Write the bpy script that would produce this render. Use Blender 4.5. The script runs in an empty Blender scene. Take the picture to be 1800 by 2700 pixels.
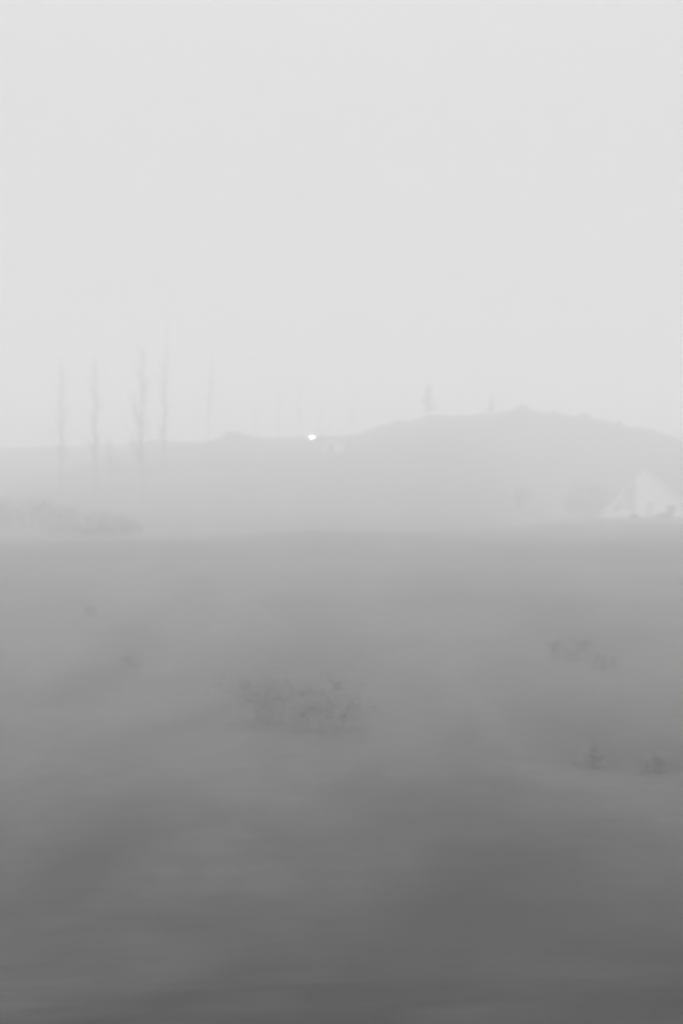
import bpy, bmesh, math, random
import numpy as np
from mathutils import Vector, Matrix, noise
S = bpy.context.scene
COL = S.collection
R = math.radians

# ------------------------------------------------------------------ camera
EYE = 1.65
cam_d = bpy.data.cameras.new('camera')
cam = bpy.data.objects.new('camera', cam_d)
COL.objects.link(cam)
S.camera = cam
cam.location = (0, 0, EYE)
cam.rotation_euler = (R(90), 0, 0)
cam_d.sensor_fit = 'VERTICAL'
cam_d.sensor_height = 36
cam_d.lens = 50
cam_d.clip_end = 5000
cam_d.dof.use_dof = True            # a near, missed focus: everything in the picture is soft
cam_d.dof.focus_distance = 1.8
cam_d.dof.aperture_fstop = 8.2
cam_d.dof.aperture_ratio = 0.8

# ------------------------------------------------------------------ sky, sun, exposure
SUN_EL, SUN_AZ = 42.0, -150.0
W = bpy.data.worlds.new('World')
S.world = W
W.use_nodes = True
nt = W.node_tree
bg = nt.nodes['Background']
sky = nt.nodes.new('ShaderNodeTexSky')
sky.sky_type = 'NISHITA'
sky.sun_disc = False
sky.sun_elevation = R(SUN_EL)
sky.sun_rotation = R(SUN_AZ)
sky.air_density = 1.0
sky.dust_density = 6.0
sky.ozone_density = 1.0
hs = nt.nodes.new('ShaderNodeHueSaturation')    # a black-and-white photograph: a grey overcast
hs.inputs['Saturation'].default_value = 0.0
mx = nt.nodes.new('ShaderNodeMix')
mx.data_type = 'RGBA'
mx.inputs['Factor'].default_value = 0.93
tc_ = nt.nodes.new('ShaderNodeTexCoord')         # overcast: brighter overhead than at the horizon
sx_ = nt.nodes.new('ShaderNodeSeparateXYZ')
mr_ = nt.nodes.new('ShaderNodeMapRange')
mr_.inputs['From Min'].default_value = 0.0
mr_.inputs['From Max'].default_value = 1.0
mr_.inputs['To Min'].default_value = 3.8
mr_.inputs['To Max'].default_value = 18.0
nt.links.new(tc_.outputs['Generated'], sx_.inputs[0])
pw_ = nt.nodes.new('ShaderNodeMath')
pw_.operation = 'POWER'
pw_.use_clamp = True
pw_.inputs[1].default_value = 3.0
nt.links.new(sx_.outputs['Z'], pw_.inputs[0])
nt.links.new(pw_.outputs[0], mr_.inputs['Value'])
nt.links.new(mr_.outputs[0], mx.inputs['B'])
nt.links.new(sky.outputs[0], hs.inputs['Color'])
nt.links.new(hs.outputs[0], mx.inputs['A'])
nt.links.new(mx.outputs['Result'], bg.inputs['Color'])
bg.inputs['Strength'].default_value = 0.10
sd = bpy.data.lights.new('sun', 'SUN')
sd.energy = 0.5
sd.angle = R(30)
sun = bpy.data.objects.new('sun', sd)
COL.objects.link(sun)
d = Vector((math.sin(R(SUN_AZ)) * math.cos(R(SUN_EL)), math.cos(R(SUN_AZ)) * math.cos(R(SUN_EL)), math.sin(R(SUN_EL))))
sun.rotation_euler = d.to_track_quat('Z', 'Y').to_euler()
S.view_settings.view_transform = 'Standard'
S.view_settings.look = 'None'
S.view_settings.gamma = 1.0
S.view_settings.exposure = 0.79
S.render.engine = 'CYCLES'
S.cycles.max_bounces = 14
S.cycles.volume_bounces = 12
S.cycles.diffuse_bounces = 3
S.cycles.use_denoising = True
S.cycles.use_adaptive_sampling = False
S.cycles.use_light_tree = False
S.cycles.use_guiding = True
S.cycles.use_volume_guiding = True
S.cycles.sample_clamp_indirect = 4.0

# ------------------------------------------------------------------ helpers
def grey(name, lo, hi, scale=3.0, rough=0.9, detail=5.0, bump=0.0, spec=0.2):
    m = bpy.data.materials.new(name)
    m.use_nodes = True
    t = m.node_tree
    p = t.nodes['Principled BSDF']
    p.inputs['Roughness'].default_value = rough
    p.inputs['Specular IOR Level'].default_value = spec
    tc = t.nodes.new('ShaderNodeTexCoord')
    n = t.nodes.new('ShaderNodeTexNoise')
    n.inputs['Scale'].default_value = scale
    n.inputs['Detail'].default_value = detail
    r = t.nodes.new('ShaderNodeValToRGB')
    r.color_ramp.elements[0].position = 0.32
    r.color_ramp.elements[1].position = 0.68
    r.color_ramp.elements[0].color = (lo, lo, lo, 1)
    r.color_ramp.elements[1].color = (hi, hi, hi, 1)
    t.links.new(tc.outputs['Object'], n.inputs['Vector'])
    t.links.new(n.outputs['Fac'], r.inputs['Fac'])
    t.links.new(r.outputs['Color'], p.inputs['Base Color'])
    if bump:
        b = t.nodes.new('ShaderNodeBump')
        b.inputs['Strength'].default_value = bump
        t.links.new(n.outputs['Fac'], b.inputs['Height'])
        t.links.new(b.outputs['Normal'], p.inputs['Normal'])
    return m

def meadow_material():
    m = grey('meadow_turf', 0.037, 0.056, 1.7, bump=0.5, detail=8)
    t = m.node_tree
    p = t.nodes['Principled BSDF']
    ramp = next(n for n in t.nodes if n.type == 'VALTORGB')
    tc = next(n for n in t.nodes if n.type == 'TEX_COORD')
    n2 = t.nodes.new('ShaderNodeTexNoise')
    n2.inputs['Scale'].default_value = 0.3
    n2.inputs['Detail'].default_value = 4.0
    n2.inputs['Distortion'].default_value = 0.6
    r2 = t.nodes.new('ShaderNodeValToRGB')
    r2.color_ramp.elements[0].position = 0.36
    r2.color_ramp.elements[1].position = 0.62
    r2.color_ramp.elements[0].color = (0.7, 0.7, 0.7, 1)
    r2.color_ramp.elements[1].color = (1.2, 1.2, 1.2, 1)
    mul = t.nodes.new('ShaderNodeMix')
    mul.data_type = 'RGBA'
    mul.blend_type = 'MULTIPLY'
    mul.inputs['Factor'].default_value = 1.0
    mp = t.nodes.new('ShaderNodeMapping')
    mp.inputs['Scale'].default_value = (1.0, 0.35, 1.0)
    t.links.new(tc.outputs['Object'], mp.inputs['Vector'])
    t.links.new(mp.outputs[0], n2.inputs['Vector'])
    t.links.new(n2.outputs['Fac'], r2.inputs['Fac'])
    t.links.new(ramp.outputs['Color'], mul.inputs['A'])
    t.links.new(r2.outputs['Color'], mul.inputs['B'])
    at_ = t.nodes.new('ShaderNodeAttribute')         # darker heath in the turf, plus painted lens fall-off at lower right
    at_.attribute_name = 'heath_vignette'
    m2 = t.nodes.new('ShaderNodeMix')
    m2.data_type = 'RGBA'
    m2.inputs['B'].default_value = (0.012, 0.012, 0.012, 1)
    t.links.new(at_.outputs['Fac'], m2.inputs['Factor'])
    t.links.new(mul.outputs['Result'], m2.inputs['A'])
    t.links.new(m2.outputs['Result'], p.inputs['Base Color'])
    return m

M = dict(
    turf=meadow_material(),
    hill=grey('hill_turf', 0.035, 0.07, 0.35, bump=0.4, detail=8),
    bark=grey('bark', 0.03, 0.07, 6.0, bump=0.4),
    twig=grey('twig', 0.03, 0.06, 2.0),
    needle=grey('needle_foliage', 0.02, 0.05, 2.5),
    leaf=grey('shrub_foliage', 0.022, 0.055, 2.0),
    clump=grey('heath_foliage', 0.1, 0.15, 2.0),
    white=grey('white_render', 0.75, 0.84, 1.2, bump=0.1),
    board=grey('weathered_boards', 0.46, 0.56, 4.0),
    roof=grey('pale_roof_tiles', 0.26, 0.34, 5.0, bump=0.3),
    trim=grey('white_paint', 0.6, 0.7, 3.0, rough=0.5),
    glass=grey('window_glass', 0.03, 0.05, 1.0, rough=0.1, spec=0.5),
    heap=grey('pale_wrap', 0.4, 0.5, 2.0, rough=0.5),
    rock=grey('pale_rock', 0.2, 0.3, 3.0, bump=0.5),
    metal=grey('grey_metal', 0.03, 0.05, 3.0, rough=0.5),
)
lamp_m = bpy.data.materials.new('lit_lens')
lamp_m.use_nodes = True
p_ = lamp_m.node_tree.nodes['Principled BSDF']
p_.inputs['Emission Color'].default_value = (1, 1, 1, 1)
p_.inputs['Emission Strength'].default_value = 150.0
lamp_m.cycles.emission_sampling = 'NONE'

def link(name, bm, mat, parent=None, loc=None, smooth=False):
    me = bpy.data.meshes.new(name)
    bm.to_mesh(me)
    bm.free()
    me.materials.append(mat)
    if smooth:
        for f in me.polygons:
            f.use_smooth = True
    o = bpy.data.objects.new(name, me)
    COL.objects.link(o)
    if parent: o.parent = parent
    if loc is not None: o.location = loc
    return o

def tag(o, label, cat, group=None):
    o['label'] = label
    o['category'] = cat
    if group: o['group'] = group
    return o

def thing(name, label, cat, loc, rz=0.0, group=None):
    o = bpy.data.objects.new(name, None)
    o.empty_display_size = 0.3
    COL.objects.link(o)
    o.location = loc
    o.rotation_euler = (0, 0, rz)
    return tag(o, label, cat, group)

def box(bm, lo, hi):
    v = [bm.verts.new((x, y, z)) for x in (lo[0], hi[0]) for y in (lo[1], hi[1]) for z in (lo[2], hi[2])]
    for f in ((0, 1, 3, 2), (4, 6, 7, 5), (0, 4, 5, 1), (2, 3, 7, 6), (0, 2, 6, 4), (1, 5, 7, 3)):
        bm.faces.new([v[i] for i in f])

def prism(bm, pts, y0, y1):         # an outline in x, z pushed through from y0 to y1
    a = [bm.verts.new((x, y0, z)) for x, z in pts]
    b = [bm.verts.new((x, y1, z)) for x, z in pts]
    n = len(pts)
    bm.faces.new(a)
    bm.faces.new(b[::-1])
    for i in range(n):
        bm.faces.new((a[i], b[i], b[(i + 1) % n], a[(i + 1) % n]))

def tube(bm, pts, rads, n=6):
    rings = []
    for i, p in enumerate(pts):
        p = Vector(p)
        q = Vector(pts[min(i + 1, len(pts) - 1)]) - Vector(pts[max(i - 1, 0)])
        q.normalize()
        a = q.orthogonal().normalized()
        b = q.cross(a)
        rings.append([bm.verts.new(p + (a * math.cos(2 * math.pi * k / n) + b * math.sin(2 * math.pi * k / n)) * rads[i]) for k in range(n)])
    # keep neighbouring rings aligned
    for r0, r1 in zip(rings, rings[1:]):
        best = min(range(n), key=lambda s: sum((r0[k].co - r1[(k + s) % n].co).length for k in range(n)))
        r1[:] = r1[best:] + r1[:best]
        for k in range(n):
            bm.faces.new((r0[k], r0[(k + 1) % n], r1[(k + 1) % n], r1[k]))
    bm.faces.new(rings[0][::-1])
    bm.faces.new(rings[-1])

def fnoise(x, y, s, seed=0.0):
    return noise.noise(Vector((x * s + seed, y * s - seed * 0.7, seed * 1.3)))

# ------------------------------------------------------------------ terrain
def pchip(xs, ys):
    xs, ys = np.array(xs, float), np.array(ys, float)
    h = np.diff(xs)
    dl = np.diff(ys) / h
    m = np.zeros_like(xs)
    for i in range(1, len(xs) - 1):
        if dl[i - 1] * dl[i] > 0:
            w1, w2 = 2 * h[i] + h[i - 1], h[i] + 2 * h[i - 1]
            m[i] = (w1 + w2) / (w1 / dl[i - 1] + w2 / dl[i])
    m[0], m[-1] = dl[0], dl[-1]
    def f(x):
        x = min(max(x, xs[0]), xs[-1])
        i = int(min(max(np.searchsorted(xs, x) - 1, 0), len(h) - 1))
        t = (x - xs[i]) / h[i]
        return float(ys[i] * (1 + 2 * t) * (1 - t) ** 2 + m[i] * h[i] * t * (1 - t) ** 2 + ys[i + 1] * t * t * (3 - 2 * t) + m[i + 1] * h[i] * t * t * (t - 1))
    return f

near = [(-750, 5), (-120, 3.5), (-30, 1.2), (0, 0), (3.5, -0.2), (7, -0.87), (9, -1.36), (11.5, -2.02), (15.5, -2.72), (21, -3.12), (32, -3.9), (42, -3.97), (55, -3.48), (78, -2.25), (107, -0.5), (114, -0.35)]
def split(t):
    return [a for a, b in t], [b for a, b in t]
z_left = pchip(*split(near + [(128, -0.2), (145, -0.3), (175, -0.8), (750, -1.5)]))
z_right = pchip(*split(near + [(140, 0.35), (165, 0.85), (180, 1.1), (220, 1.2), (750, 1.2)]))

def sst(a, b, x):
    t = min(max((x - a) / (b - a), 0.0), 1.0)
    return t * t * (3 - 2 * t)

def meadow_z(x, y):
    k = sst(2.0, 24.0, x)
    z = z_left(y) * (1 - k) + z_right(y) * k
    r = math.hypot(x, y)
    z += 0.03 * max(-10.0, min(10.0, x)) * sst(1, 8, y) * (1 - sst(70, 110, y))
    z += fnoise(x, y, 0.035, 3.1) * 0.45 * sst(20, 70, r)
    z += fnoise(x, y, 0.16, 7.7) * (0.05 * sst(3, 16, r) + .09 * sst(30, 60, r))
    z += (0.32 * math.exp(-((x + 1) / 6.5) ** 2) - 0.25 * (1 - sst(-30, -12, x))) * sst(84, 109, y) * (1 - sst(114, 150, y))
    z += fnoise(x, y, 0.12, 2.9) * .22 * sst(90, 108, y) * (1 - sst(114, 135, y))
    z += fnoise(x, y, 0.9, 1.3) * 0.012
    return z

RD = 250.0
ridge_px = [(-2500, 1330), (-1500, 1290), (-700, 1215), (0, 1182), (400, 1172), (560, 1166), (575, 1157), (600, 1147), (650, 1149), (700, 1155),
            (930, 1147), (1000, 1128), (1080, 1110), (1128, 1096), (1200, 1097), (1280, 1093), (1330, 1083), (1370, 1074),
            (1400, 1079), (1450, 1090), (1540, 1100), (1600, 1112), (1700, 1130), (1800, 1163), (2000, 1195), (2600, 1250), (4300, 1340)]
def rd(x):                          # the left end of the ridge lies farther back
    return RD + 60 * (1 - sst(-48, -23, x))
rpx_d = [RD + (60 if p < 450 else 0) for p, q in ridge_px]
ridge = pchip([(p - 900) / 3750 * k for (p, q), k in zip(ridge_px, rpx_d)], [EYE + (1350 - q) / 3750 * k for (p, q), k in zip(ridge_px, rpx_d)])

def hill_z(x, y):
    y0 = 126 + 66 * sst(8, 34, x)
    g = meadow_z(x, y) - 0.25
    h = ridge(x)
    D = rd(x)
    if y < D:
        t = min(max((y - y0) / (D - y0), 0.0), 1.0)
        s = 0.58 * t + 0.42 * t * t * (3 - 2 * t)
    else:
        s = 1 - sst(D + 4, D + 150, y)
    z = g + (h - g) * s
    z += (fnoise(x, y, 0.05, 5.5) * 0.9 + fnoise(x, y, 0.22, 9.5) * 0.3) * math.sin(math.pi * min(s, 1)) \
        + fnoise(x, y, 0.5, 2.5) * 0.3 * s + fnoise(x, y, 0.16, 12.5) * 0.55 * s
    return z

def ground_z(x, y):
    z = meadow_z(x, y)
    if 126 < y < 500: z = max(z, hill_z(x, y))
    return z

def steps(a, b, lo, hi, g):         # spacing that widens away from the camera
    out, v, s = [], 0.0, lo
    while v < b:
        out.append(v)
        v += s
        s = min(hi, s * g)
    return out + [b]

def sheet(name, xs, ys, fz, mat):
    bm = bmesh.new()
    g = [[bm.verts.new((x, y, fz(x, y))) for x in xs] for y in ys]
    for j in range(len(ys) - 1):
        for i in range(len(xs) - 1):
            bm.faces.new((g[j][i], g[j][i + 1], g[j + 1][i + 1], g[j + 1][i]))
    o = link(name, bm, mat, smooth=True)
    o['kind'] = 'structure'
    return o

px_ = steps(0, 720, 0.3, 30, 1.045)
xs = [-v for v in px_[:0:-1]] + px_
py_ = steps(0, 720, 0.3, 14, 1.02)
ny_ = steps(0, 720, 0.6, 40, 1.1)
ys = [-v for v in ny_[:0:-1]] + py_
meadow = sheet('meadow', xs, ys, meadow_z, M['turf'])
# heath patches and one painted corner darkening: centre x, y and half sizes in metres on the meadow
heath_vignette = [(-3.0, 52, 2.0, 3.6), (-.6, 49, 1.7, 6.0), (-8.5, 48, 1.2, 3.0), (-9.2, 62, .9, 2.6), (-14.8, 84, 1.0, 4.0), (10.6, 66, 1.9, 5.0), (8.8, 63, 1.0, 3.0),
         (5.8, 33.5, .8, 2.8), (7.2, 32, .9, 2.4), (.7, 23, 1.1, 2.6), (1.6, 18, 1.9, 4.0), (3.0, 13, 1.6, 3.0), (2.7, 9.0, 1.2, 1.3),  # last one here paints lens fall-off into the turf, lower right corner
         (-3.5, 21, .9, 2.4), (-3, 112, 6, 4), (11, 97, 2.0, 5.0), (20, 96, 4.0, 5.0), (-20, 97, 4.0, 5.0), (-12, 104, 4, 4), (5, 75, 2.5, 4)]
fa = meadow.data.attributes.new('heath_vignette', 'FLOAT', 'POINT')
for i, v in enumerate(meadow.data.vertices):
    x, y = v.co.x, v.co.y
    f = 0.0
    q_ = 2.4
    if 3 < y < 140 and abs(x) < 60:
        wx, wy = fnoise(x, y, .5, 2.2) * .5, fnoise(x, y, .4, 6.2) * 1.0
        for a, b, p, q in heath_vignette:
            e = ((x + wx - a) / p) ** 2 + ((y + wy - b) / (q * q_)) ** 2
            if e < 6: f = max(f, math.exp(-e * .9))
    fa.data[i].value = 0.7 * f * (.8 + .5 * fnoise(x, y, .9, 4.2))
hx = [i * 2.2 for i in range(-140, 141)]
hy = [126 + i * 1.6 for i in range(0, 160)] + [384 + i * 7 for i in range(0, 34)]
sheet('hill', hx, hy, hill_z, M['hill'])

def at(px, dist):                   # ground point seen in column px at a distance along the view
    x = (px - 900) / 3750 * dist
    return Vector((x, dist, ground_z(x, dist)))

def on_row(px, row):                # where the far slope, seen in this column, reaches a row
    return min((at(px, 150 + k) for k in range(95)), key=lambda v: abs(1350 - (v.z - EYE) / v.y * 3750 - row))

def height_to(py, dist, base_z):    # height of a thing whose top reaches row py
    return EYE + (1350 - py) / 3750 * dist - base_z

# ------------------------------------------------------------------ trees
def bare_tree(name, label, cat, loc, H, rng_seed, spread=0.12, lean=0.0, n=46, trunk_r=None, low=0.25, group=None):
    rng = random.Random(rng_seed)
    t = thing(name, label, cat, loc, 0, group)
    r0 = trunk_r or H * 0.0046
    k = 12
    pts, rad = [], []
    wob = [rng.gauss(0, 0.0035) * H for _ in range(k + 1)]
    for i in range(k + 1):
        f = i / k
        pts.append(Vector((lean * H * f * f + wob[i] * f, rng.gauss(0, 0.004) * H * f, -0.4 + (H + 0.4) * f)))
        rad.append(r0 * (1 - 0.93 * f) + 0.012)
    bm = bmesh.new()
    tube(bm, pts, rad, 8)
    link('trunk', bm, M['bark'], t, smooth=True)
    bm = bmesh.new()
    def on(f):
        i = min(int(f * k), k - 1)
        u = f * k - i
        return pts[i].lerp(pts[i + 1], u), rad[i] * (1 - u) + rad[i + 1] * u
    for j in range(n):
        f = low + (0.97 - low) * (j + rng.random()) / n
        p, r = on(f)
        L = H * spread * (1.15 - 0.75 * f) * rng.uniform(0.6, 1.5)
        a = rng.uniform(0, math.tau)
        up = rng.uniform(1.2, 2.4)
        q = [p]
        d = Vector((math.cos(a), math.sin(a), up * 0.6)).normalized()
        for s in range(4):
            d = (d + Vector((rng.gauss(0, .12), rng.gauss(0, .12), 0.28))).normalized()
            q.append(q[-1] + d * L / 2.4)
        rb = min(r * 0.5, 0.004 * H)
        tube(bm, q, [rb, rb * .75, rb * .55, rb * .35, rb * .15 + .004], 4)
        for s in range(11):         # twigs
            u = rng.uniform(0.6, 3.9)
            i = int(u)
            b0 = q[i].lerp(q[i + 1], u - i)
            dd = (d + Vector((rng.gauss(0, .6), rng.gauss(0, .6), rng.gauss(.2, .4)))).normalized()
            l2 = L * rng.uniform(0.25, 0.6)
            tube(bm, [b0, b0 + dd * l2 * .5, b0 + dd * l2 + Vector((0, 0, l2 * .15))], [rb * .15 + .002, rb * .1 + .002, .003], 3)
    link('branches', bm, M['twig'], t)
    return t

def conifer(label, loc, H, seed, wide=0.2):
    rng = random.Random(seed)
    t = thing('fir_tree', label, 'tree', loc, 0, 'fir trees on the hilltop')
    bm = bmesh.new()
    tube(bm, [(0, 0, -0.3), (0.02, 0, H * .5), (0.03, 0.02, H)], [H * .02, H * .013, .015], 7)
    link('trunk', bm, M['bark'], t)
    bm = bmesh.new()
    tiers = 13
    for i in range(tiers):
        f = 0.1 + 0.88 * i / (tiers - 1)
        if rng.random() < 0.14: continue
        for b in range(9):
            a = rng.uniform(0, math.tau)
            L = H * wide * (1.08 - f) * rng.uniform(0.45, 1.35)
            z = H * f + rng.uniform(-.04, .04) * H
            droop = rng.uniform(-.25, .3)
            for s in range(14):
                u = rng.random() ** 0.8
                c = Vector((math.cos(a) * L * u, math.sin(a) * L * u, z + droop * L * u))
                w = 0.058 * H * rng.uniform(.5, 1.1) * (1.1 - .6 * u)
                n = Vector((rng.gauss(0, 1), rng.gauss(0, 1), rng.gauss(0, .6))).normalized()
                e = n.orthogonal().normalized()
                g = n.cross(e)
                bm.faces.new([bm.verts.new(c + e * w), bm.verts.new(c + g * w * .4), bm.verts.new(c - e * w), bm.verts.new(c - g * w * .4)])
    link('crown', bm, M['needle'], t)
    return t

def shrub(name, label, cat, loc, w, h, seed, n=1400, leaf=0.09, group=None, deep=0.8, mat='leaf'):
    rng = random.Random(seed)
    t = thing(name, label, cat, loc, 0, group)
    bm = bmesh.new()
    for s in range(9):
        a = rng.uniform(0, math.tau)
        k = 1.0 if mat == 'leaf' else .6
        e = Vector((math.cos(a) * w * .34 * k, math.sin(a) * w * .34 * deep * k, h * rng.uniform(.6, .9) * k))
        tube(bm, [(e.x * .15, e.y * .15, -.15), e * .5 + Vector((0, 0, .1 * h)), e], [.03 * h * k * k, .018 * h * k * k, .006], 5)
    link('stems', bm, M['twig' if mat == 'leaf' else mat], t)
    bm = bmesh.new()
    lobes = []
    for s in range(11):
        a, u = rng.uniform(0, math.tau), math.sqrt(rng.random())
        lx, ly = math.cos(a) * u * w * .36, math.sin(a) * u * w * .36 * deep
        lobes.append((lx, ly, h * rng.uniform(.2, .66) * (1.1 - .45 * u), w * rng.uniform(.12, .22), h * rng.uniform(.2, .34)))
    for _ in range(n):
        lx, ly, lz, lr, lh = rng.choice(lobes)
        v = Vector((rng.gauss(0, 1), rng.gauss(0, 1), rng.gauss(0, 1)))
        v = v.normalized() * (rng.random() ** .4 if mat == 'leaf' else min(1.5, abs(rng.gauss(0, .8))))
        c = Vector((lx + v.x * lr, ly + v.y * lr, max(.02, lz + v.z * lh)))
        nn = Vector((rng.gauss(0, 1), rng.gauss(0, 1), rng.gauss(.4, 1))).normalized()
        e = nn.orthogonal().normalized()
        g = nn.cross(e)
        q = leaf * rng.uniform(.6, 1.4)
        bm.faces.new([bm.verts.new(c + e * q), bm.verts.new(c + g * q * .55), bm.verts.new(c - e * q), bm.verts.new(c - g * q * .55)])
    link('foliage', bm, M[mat], t)
    return t

def tree_to(name, label, cat, px, py, dist, seed, **kw):
    p = at(px, dist)
    return bare_tree(name, label, cat, p, height_to(py, dist, p.z), seed, **kw)

G1 = 'tall bare trees on the left'
tree_to('bare_tree', 'tall thin bare tree nearest the left edge, standing behind the dark shrubs', 'tree', 162, 955, 168, 21, spread=.085, group=G1)
tree_to('bare_tree', 'tall bare tree second from the left edge, just left of the small forked tree', 'tree', 252, 945, 167, 22, spread=.09, group=G1)
tree_to('bare_tree', 'thickest and bushiest tall bare tree, above the right end of the shrub row', 'tree', 375, 915, 162, 23, spread=.115, n=48, group=G1)
tree_to('bare_tree', 'tallest bare tree with its slim straight trunk reaching highest into the fog', 'tree', 433, 845, 184, 24, spread=.07, lean=.022, group=G1)
tree_to('bare_tree', 'tall bare tree leaning right beside the rounded bump on the ridge', 'tree', 548, 910, 228, 25, spread=.07, lean=.075, group=G1)
tree_to('small_bare_tree', 'small forked bare tree in front of the hill between two tall trunks', 'tree', 292, 1155, 172, 26, spread=.2, n=26, low=.35, group=None)
G2 = 'thin bare trees behind the lamp'
tree_to('thin_bare_tree', 'thin bare tree on the ridge just up and left of the glowing lamp', 'tree', 788, 995, 256, 31, spread=.09, n=34, group=G2)
tree_to('thin_bare_tree', 'faint thin bare tree on the ridge, second to the left of the lamp', 'tree', 735, 1035, 256, 32, spread=.11, n=30, group=G2)
tree_to('thin_bare_tree', 'faint short bare tree on the ridge right of the rounded bump', 'tree', 675, 1060, 258, 33, spread=.12, n=28, group=G2)
tree_to('thin_bare_tree', 'thin bare tree right of the lamp where the hill begins to climb', 'tree', 928, 1015, 256, 34, spread=.08, n=34, group=G2)
tree_to('thin_bare_tree', 'short faint bare tree on the ridge right above the lamp', 'tree', 845, 1055, 257, 35, spread=.12, n=28, group=G2)
for px, py, sd_, wd, lb in ((1128, 1010, 41, .3, 'ragged dark fir standing alone on the left shoulder of the hilltop'),
                            (1294, 1044, 42, .34, 'very small fir on the hilltop just left of the highest bump')):
    p = at(px, 249)
    conifer(lb, p, height_to(py, 249, p.z), sd_, wd)

G6 = 'scrub on the hilltop'
for px, w, h, sd_, lb in ((1375, 3.4, 1.3, 91, 'low scrub on the highest bump of the hill'), (1452, 3.0, .9, 92, 'low scrub just right of the highest bump of the hill'),
                          (1538, 3.8, 1.2, 93, 'scrub on the right shoulder of the hill, above the dark bush'), (1628, 3.0, 1.1, 94, 'scrub far down the right shoulder of the hill, above the gabled house'),
                          (1215, 3.0, .8, 95, 'low scrub on the hilltop between the two firs'), (1050, 2.6, .9, 96, 'low scrub on the climbing ridge left of the ragged fir'),
                          (612, 5.0, .8, 97, 'rounded scrub on the low bump of the ridge beside the leaning tree')):
    shrub('shrub', lb, 'shrub', at(px, 249) - Vector((0, 0, .3)), w * .8, h, sd_, n=700, leaf=.1, group=G6)
# shrubs on the crest at the left, and single ones
G3 = 'dark shrubs on the crest at the left'
for px, py, dist, w, sd_, lb in ((-40, 1290, 134, 7.0, 51, 'dark tall shrub cut by the left edge of the picture'),
                                 (70, 1278, 136, 7.5, 52, 'tallest dark shrub in the left row, below the leftmost tall tree'),
                                 (165, 1300, 133, 6.5, 53, 'dark broad shrub third from the left edge in the row'),
                                 (250, 1326, 132, 5.6, 54, 'lower dark shrub below the small forked tree'),
                                 (328, 1346, 131, 4.6, 55, 'lowest dark shrub at the right end of the left row')):
    p = at(px, dist)
    shrub('shrub', lb, 'shrub', p, w, height_to(py, dist, p.z), sd_, n=1150, leaf=.1, group=G3)
p = at(255, 122)
def hedge():
    rng = random.Random(77)
    t = thing('hedge', 'long low dark hedge running in front of the left shrubs', 'hedge', p)
    bm, st = bmesh.new(), bmesh.new()
    for _ in range(2400):
        x = max(-3.9, min(3.7, rng.gauss(0, 1.9)))
        gz = ground_z(p.x + x, p.y) - p.z
        top = .95 + .55 * fnoise(x, 0, .8, 6.0)
        c = Vector((x, rng.gauss(0, .25), gz + top * (rng.random() ** .7)))
        nn = Vector((rng.gauss(0, 1), rng.gauss(0, 1), rng.gauss(.4, 1))).normalized()
        e = nn.orthogonal().normalized()
        g = nn.cross(e)
        q = .075 * rng.uniform(.6, 1.4)
        bm.faces.new([bm.verts.new(c + e * q), bm.verts.new(c + g * q * .55), bm.verts.new(c - e * q), bm.verts.new(c - g * q * .55)])
    for i in range(22):
        x = -3.3 + i * .3
        gz = ground_z(p.x + x, p.y) - p.z
        tube(st, [(x, 0, gz - .1), (x + .05, .03, gz + .5), (x + rng.gauss(0, .1), rng.gauss(0, .1), gz + .9)], [.03, .02, .008], 5)
    link('stems', st, M['twig'], t)
    link('foliage', bm, M['leaf'], t)
hedge()
p = at(1372, 172)
shrub('shrub', 'faint upright shrub alone on the slope left of the white gabled house', 'shrub', p, 3.0, height_to(1258, 172, p.z), 61, n=1300, leaf=.08)

# low clumps in the meadow
G4 = 'dark bushes in the meadow'
for px, dist, w, h, n, sd_, lb in ((240, 66, .9, .9, 400, 71, 'small dark bush high in the meadow below the left shrubs'),
                                   (348, 52, 1.2, .7, 400, 72, 'flat dark bush on the left side of the mid meadow'),
                                   (705, 38.5, 3.9, 1.75, 2700, 73, 'large faint rounded bush in the middle of the meadow'),
                                   (890, 36.5, 3.1, 1.6, 1900, 74, 'faint rounded bush at the centre, just right of the largest bush'),
                                   (1510, 51, 2.4, 1.2, 1100, 75, 'broad dark bush at the right, below the white gabled house'),
                                   (1592, 49, 1.3, .9, 450, 76, 'smaller dark bush just right of the broad one below the house'),
                                   (1556, 29.5, .9, .65, 300, 77, 'round dark bush in the lower right meadow'),
                                   (1728, 28.5, .9, .5, 250, 78, 'dark bush near the right edge of the lower meadow')):
    shrub('low_bush', lb, 'bush', at(px, dist), w, h, sd_, n=int(n * 1.7), leaf=.037, group=G4, mat='clump')

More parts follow.
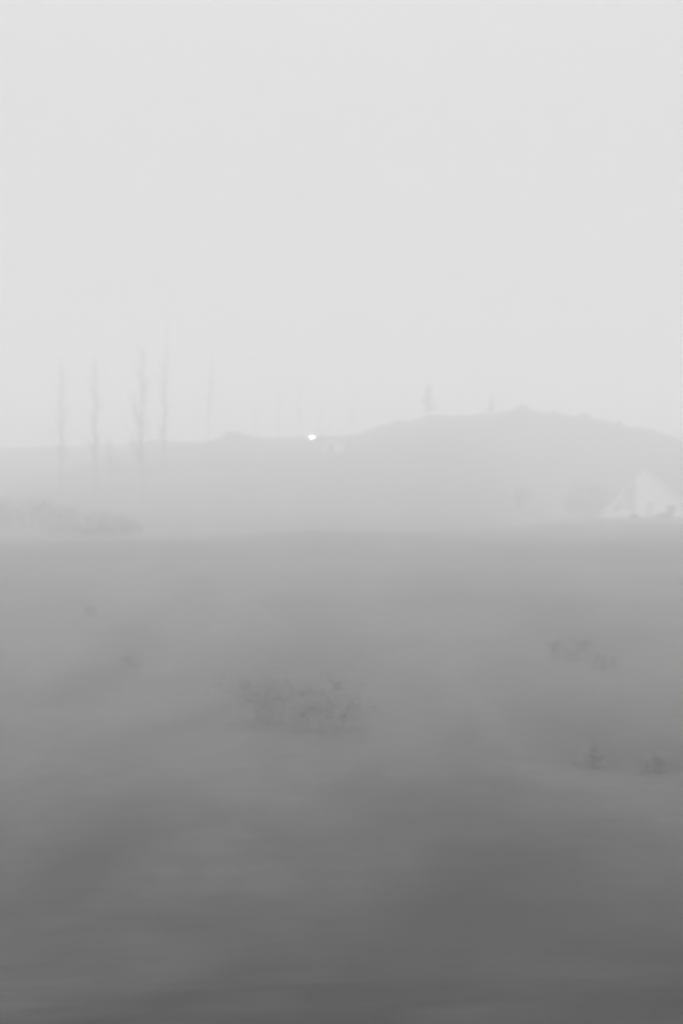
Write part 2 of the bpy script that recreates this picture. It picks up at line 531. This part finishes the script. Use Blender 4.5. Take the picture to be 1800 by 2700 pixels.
# ------------------------------------------------------------------ house at the right
HD = 180.0
HS = 1.09
hp = at(1697, HD)
def house():
    t = thing('gabled_house', 'white house with a tall pointed gable cut by the right edge of the picture', 'house', hp, R(-9))
    t.scale = (HS, HS, HS)
    H = height_to(1238, HD, hp.z) / HS - 0.12
    B = -0.5
    bm = bmesh.new()
    prism(bm, [(-0.9, B), (4.5, B), (4.5, 1.55), (0, H - .02), (-0.9, H - .95)], 0, 9)
    link('wall', bm, M['white'], t)
    bm = bmesh.new()                # lower boarded side bay under the long left roof
    prism(bm, [(-4.45, B), (-0.903, B), (-0.903, H - .96), (-4.45, .32)], .6, 8.8)
    link('side_bay', bm, M['board'], t)
    rf = bmesh.new()
    prism(rf, [(0.0, H), (4.95, 1.2), (4.95, 1.42), (0.0, H + .24)], -.35, 9.4)
    prism(rf, [(-.003, H), (-.003, H + .24), (-4.9, .15), (-4.9, -.07)], .25, 9.4)
    ro = link('roof', rf, M['roof'], t)
    for pts, y in (([(0.0, H - .2), (5.0, 1.0), (5.0, 1.46), (0.0, H + .28)], -.42), ([(-.004, H - .2), (-.004, H + .28), (-4.95, .2), (-4.95, -.35)], .15)):
        bm = bmesh.new()
        prism(bm, pts, y, y + .067)
        link('barge_board', bm, M['trim'], t)
    for x, z, w, h in ((2.6, .3, .9, 1.0),):
        bm = bmesh.new()
        for a, b in (((x - .07, z - .07), (x, z + h + .07)), ((x + w, z - .07), (x + w + .07, z + h + .07)),
                     ((x, z - .07), (x + w, z)), ((x, z + h), (x + w, z + h + .07))):
            box(bm, (a[0], -.06, a[1]), (b[0], -.002, b[1]))
        f = link('window', bm, M['trim'], t)
        bm = bmesh.new()
        box(bm, (x + .002, -.03, z + .002), (x + w - .002, -.004, z + h - .002))
        link('pane', bm, M['glass'], f)
    bm = bmesh.new()
    box(bm, (.2, -.05, -.4), (1.05, -.003, 1.7))
    dr = link('door', bm, M['board'], t)
    bm = bmesh.new()
    tube(bm, [(.93, -.11, .6), (.93, -.055, .6)], [.035, .03], 8)
    link('handle', bm, M['metal'], dr)
house()
def heap(label, px, py, dist, w, h, seed):
    bm = bmesh.new()
    bmesh.ops.create_icosphere(bm, subdivisions=4, radius=1)
    for v in bm.verts:
        n = noise.noise(v.co * 1.6 + Vector((seed, 0, 0))) * .28 + noise.noise(v.co * 4 + Vector((0, seed, 0))) * .1
        v.co *= 1 + n
        v.co = Vector((v.co.x * w / 2, v.co.y * w / 2, max(v.co.z, -.35) * h * .75 + h * .2))
    q = at(px, dist)
    o = link('pale_heap', bm, M['heap'], loc=(q.x, q.y, q.z), smooth=True)
    tag(o, label, 'heap', 'pale heaps beside the house')
heap('pale rounded heap furthest left of the white gabled house', 1600, 1358, 172, 1.6, 1.4, 3.0)
heap('flatter pale heap against the left foot of the white gabled house', 1645, 1360, 171, 2.2, .9, 8.0)
p = at(1555, 187)
shrub('shrub', 'broad soft dark bush on the slope just left of the white gabled house', 'shrub', p, 8.5, height_to(1238, 187, p.z), 84, n=4200, leaf=.12)
G5 = 'shrubs in front of the house'
for px, dist, w, h, sd_, lb in ((1748, 170, 2.4, 1.0, 81, 'dark shrub before the middle of the white gable wall'),
                                (1676, 169, 2.0, .6, 82, 'low shrub at the left foot of the white gable wall'),
                                (1830, 168, 2.6, .6, 83, 'shrub before the right end of the white gable wall')):
    shrub('shrub', lb, 'shrub', at(px, dist), w, h, sd_, n=900, leaf=.08, group=G5)

# ------------------------------------------------------------------ lamp, hut and rock on the far hillside
def street_lamp():
    dist = 214.0
    q = at(822, dist)
    zl = EYE + (1350 - 1154) / 3750 * dist - q.z
    t = thing('street_lamp', 'glowing white lamp on a pole against the far ridge', 'lamp', q)
    bm = bmesh.new()
    tube(bm, [(0, 1.6, -.5), (0, 1.6, zl * .5), (0, 1.6, zl + .35)], [.07, .06, .045], 8)
    tube(bm, [(0, 1.6, zl + .33), (0, .9, zl + .48), (0, 0.05, zl + .38)], [.035, .035, .03], 8)
    link('pole', bm, M['metal'], t, smooth=True)
    bm = bmesh.new()
    n = 20
    prof = [(.02, .4), (.14, .38), (.24, .3), (.29, .2), (.29, .17)]
    rings = [[bm.verts.new((math.cos(k * math.tau / n) * r, math.sin(k * math.tau / n) * r, zl + z)) for k in range(n)] for r, z in prof]
    for a, b in zip(rings, rings[1:]):
        for k in range(n):
            bm.faces.new((a[k], b[k], b[(k + 1) % n], a[(k + 1) % n]))
    bm.faces.new(rings[0])
    hd = link('lamp_head', bm, M['metal'], t, smooth=True)
    bm = bmesh.new()
    bmesh.ops.create_uvsphere(bm, u_segments=20, v_segments=12, radius=1, matrix=Matrix.Translation((0, 0, zl)) @ Matrix.Diagonal((.11, .11, .08, 1)))
    link('lens', bm, lamp_m, hd, smooth=True)
street_lamp()
def hut():
    q = on_row(872, 1190)
    t = thing('hut', 'tiny pale hut on the hillside below and right of the glowing lamp', 'hut', q, R(-20))
    bm = bmesh.new()
    prism(bm, [(-1.3, -.5), (1.3, -.5), (1.3, 1.3), (0, 2.0), (-1.3, 1.3)], 0, 2.2)
    link('wall', bm, M['board'], t)
    bm = bmesh.new()
    prism(bm, [(0, 2.02), (1.5, 1.2), (1.5, 1.3), (0, 2.14), (-1.5, 1.3), (-1.5, 1.2)], -.2, 2.4)
    link('roof', bm, M['roof'], t)
    bm = bmesh.new()
    box(bm, (-.35, -.04, -.1), (.35, -.003, 1.2))
    link('door', bm, M['bark'], t)
hut()
def rock():
    bm = bmesh.new()
    bmesh.ops.create_icosphere(bm, subdivisions=4, radius=1)
    for v in bm.verts:
        n = noise.noise(v.co * 1.3 + Vector((9, 2, 0))) * .4 + noise.noise(v.co * 3.5) * .14
        v.co *= 1 + n
        v.co = Vector((v.co.x * .75, v.co.y * .6, max(v.co.z, -.4) * .6 + .15))
    q = on_row(688, 1202)
    tag(link('boulder', bm, M['rock'], loc=q), 'small pale boulder on the far slope left of the lamp', 'rock')
rock()

# ------------------------------------------------------------------ haze
bm = bmesh.new()
box(bm, (-760, -760, -13), (760, 760, 31))
bmesh.ops.recalc_face_normals(bm, faces=bm.faces)
hz = bpy.data.materials.new('haze_air')
hz.use_nodes = True
hz.cycles.volume_sampling = 'DISTANCE'
t_ = hz.node_tree
for n_ in list(t_.nodes):
    if n_.type == 'BSDF_PRINCIPLED': t_.nodes.remove(n_)
v_ = t_.nodes.new('ShaderNodeVolumePrincipled')
v_.inputs['Color'].default_value = (0.97, 0.97, 0.97, 1)
v_.inputs['Density'].default_value = 0.0096
v_.inputs['Anisotropy'].default_value = 0.0
out_ = next(n_ for n_ in t_.nodes if n_.type == 'OUTPUT_MATERIAL')
t_.links.new(v_.outputs[0], out_.inputs['Volume'])
h_ = link('haze', bm, hz)
h_['kind'] = 'stuff'
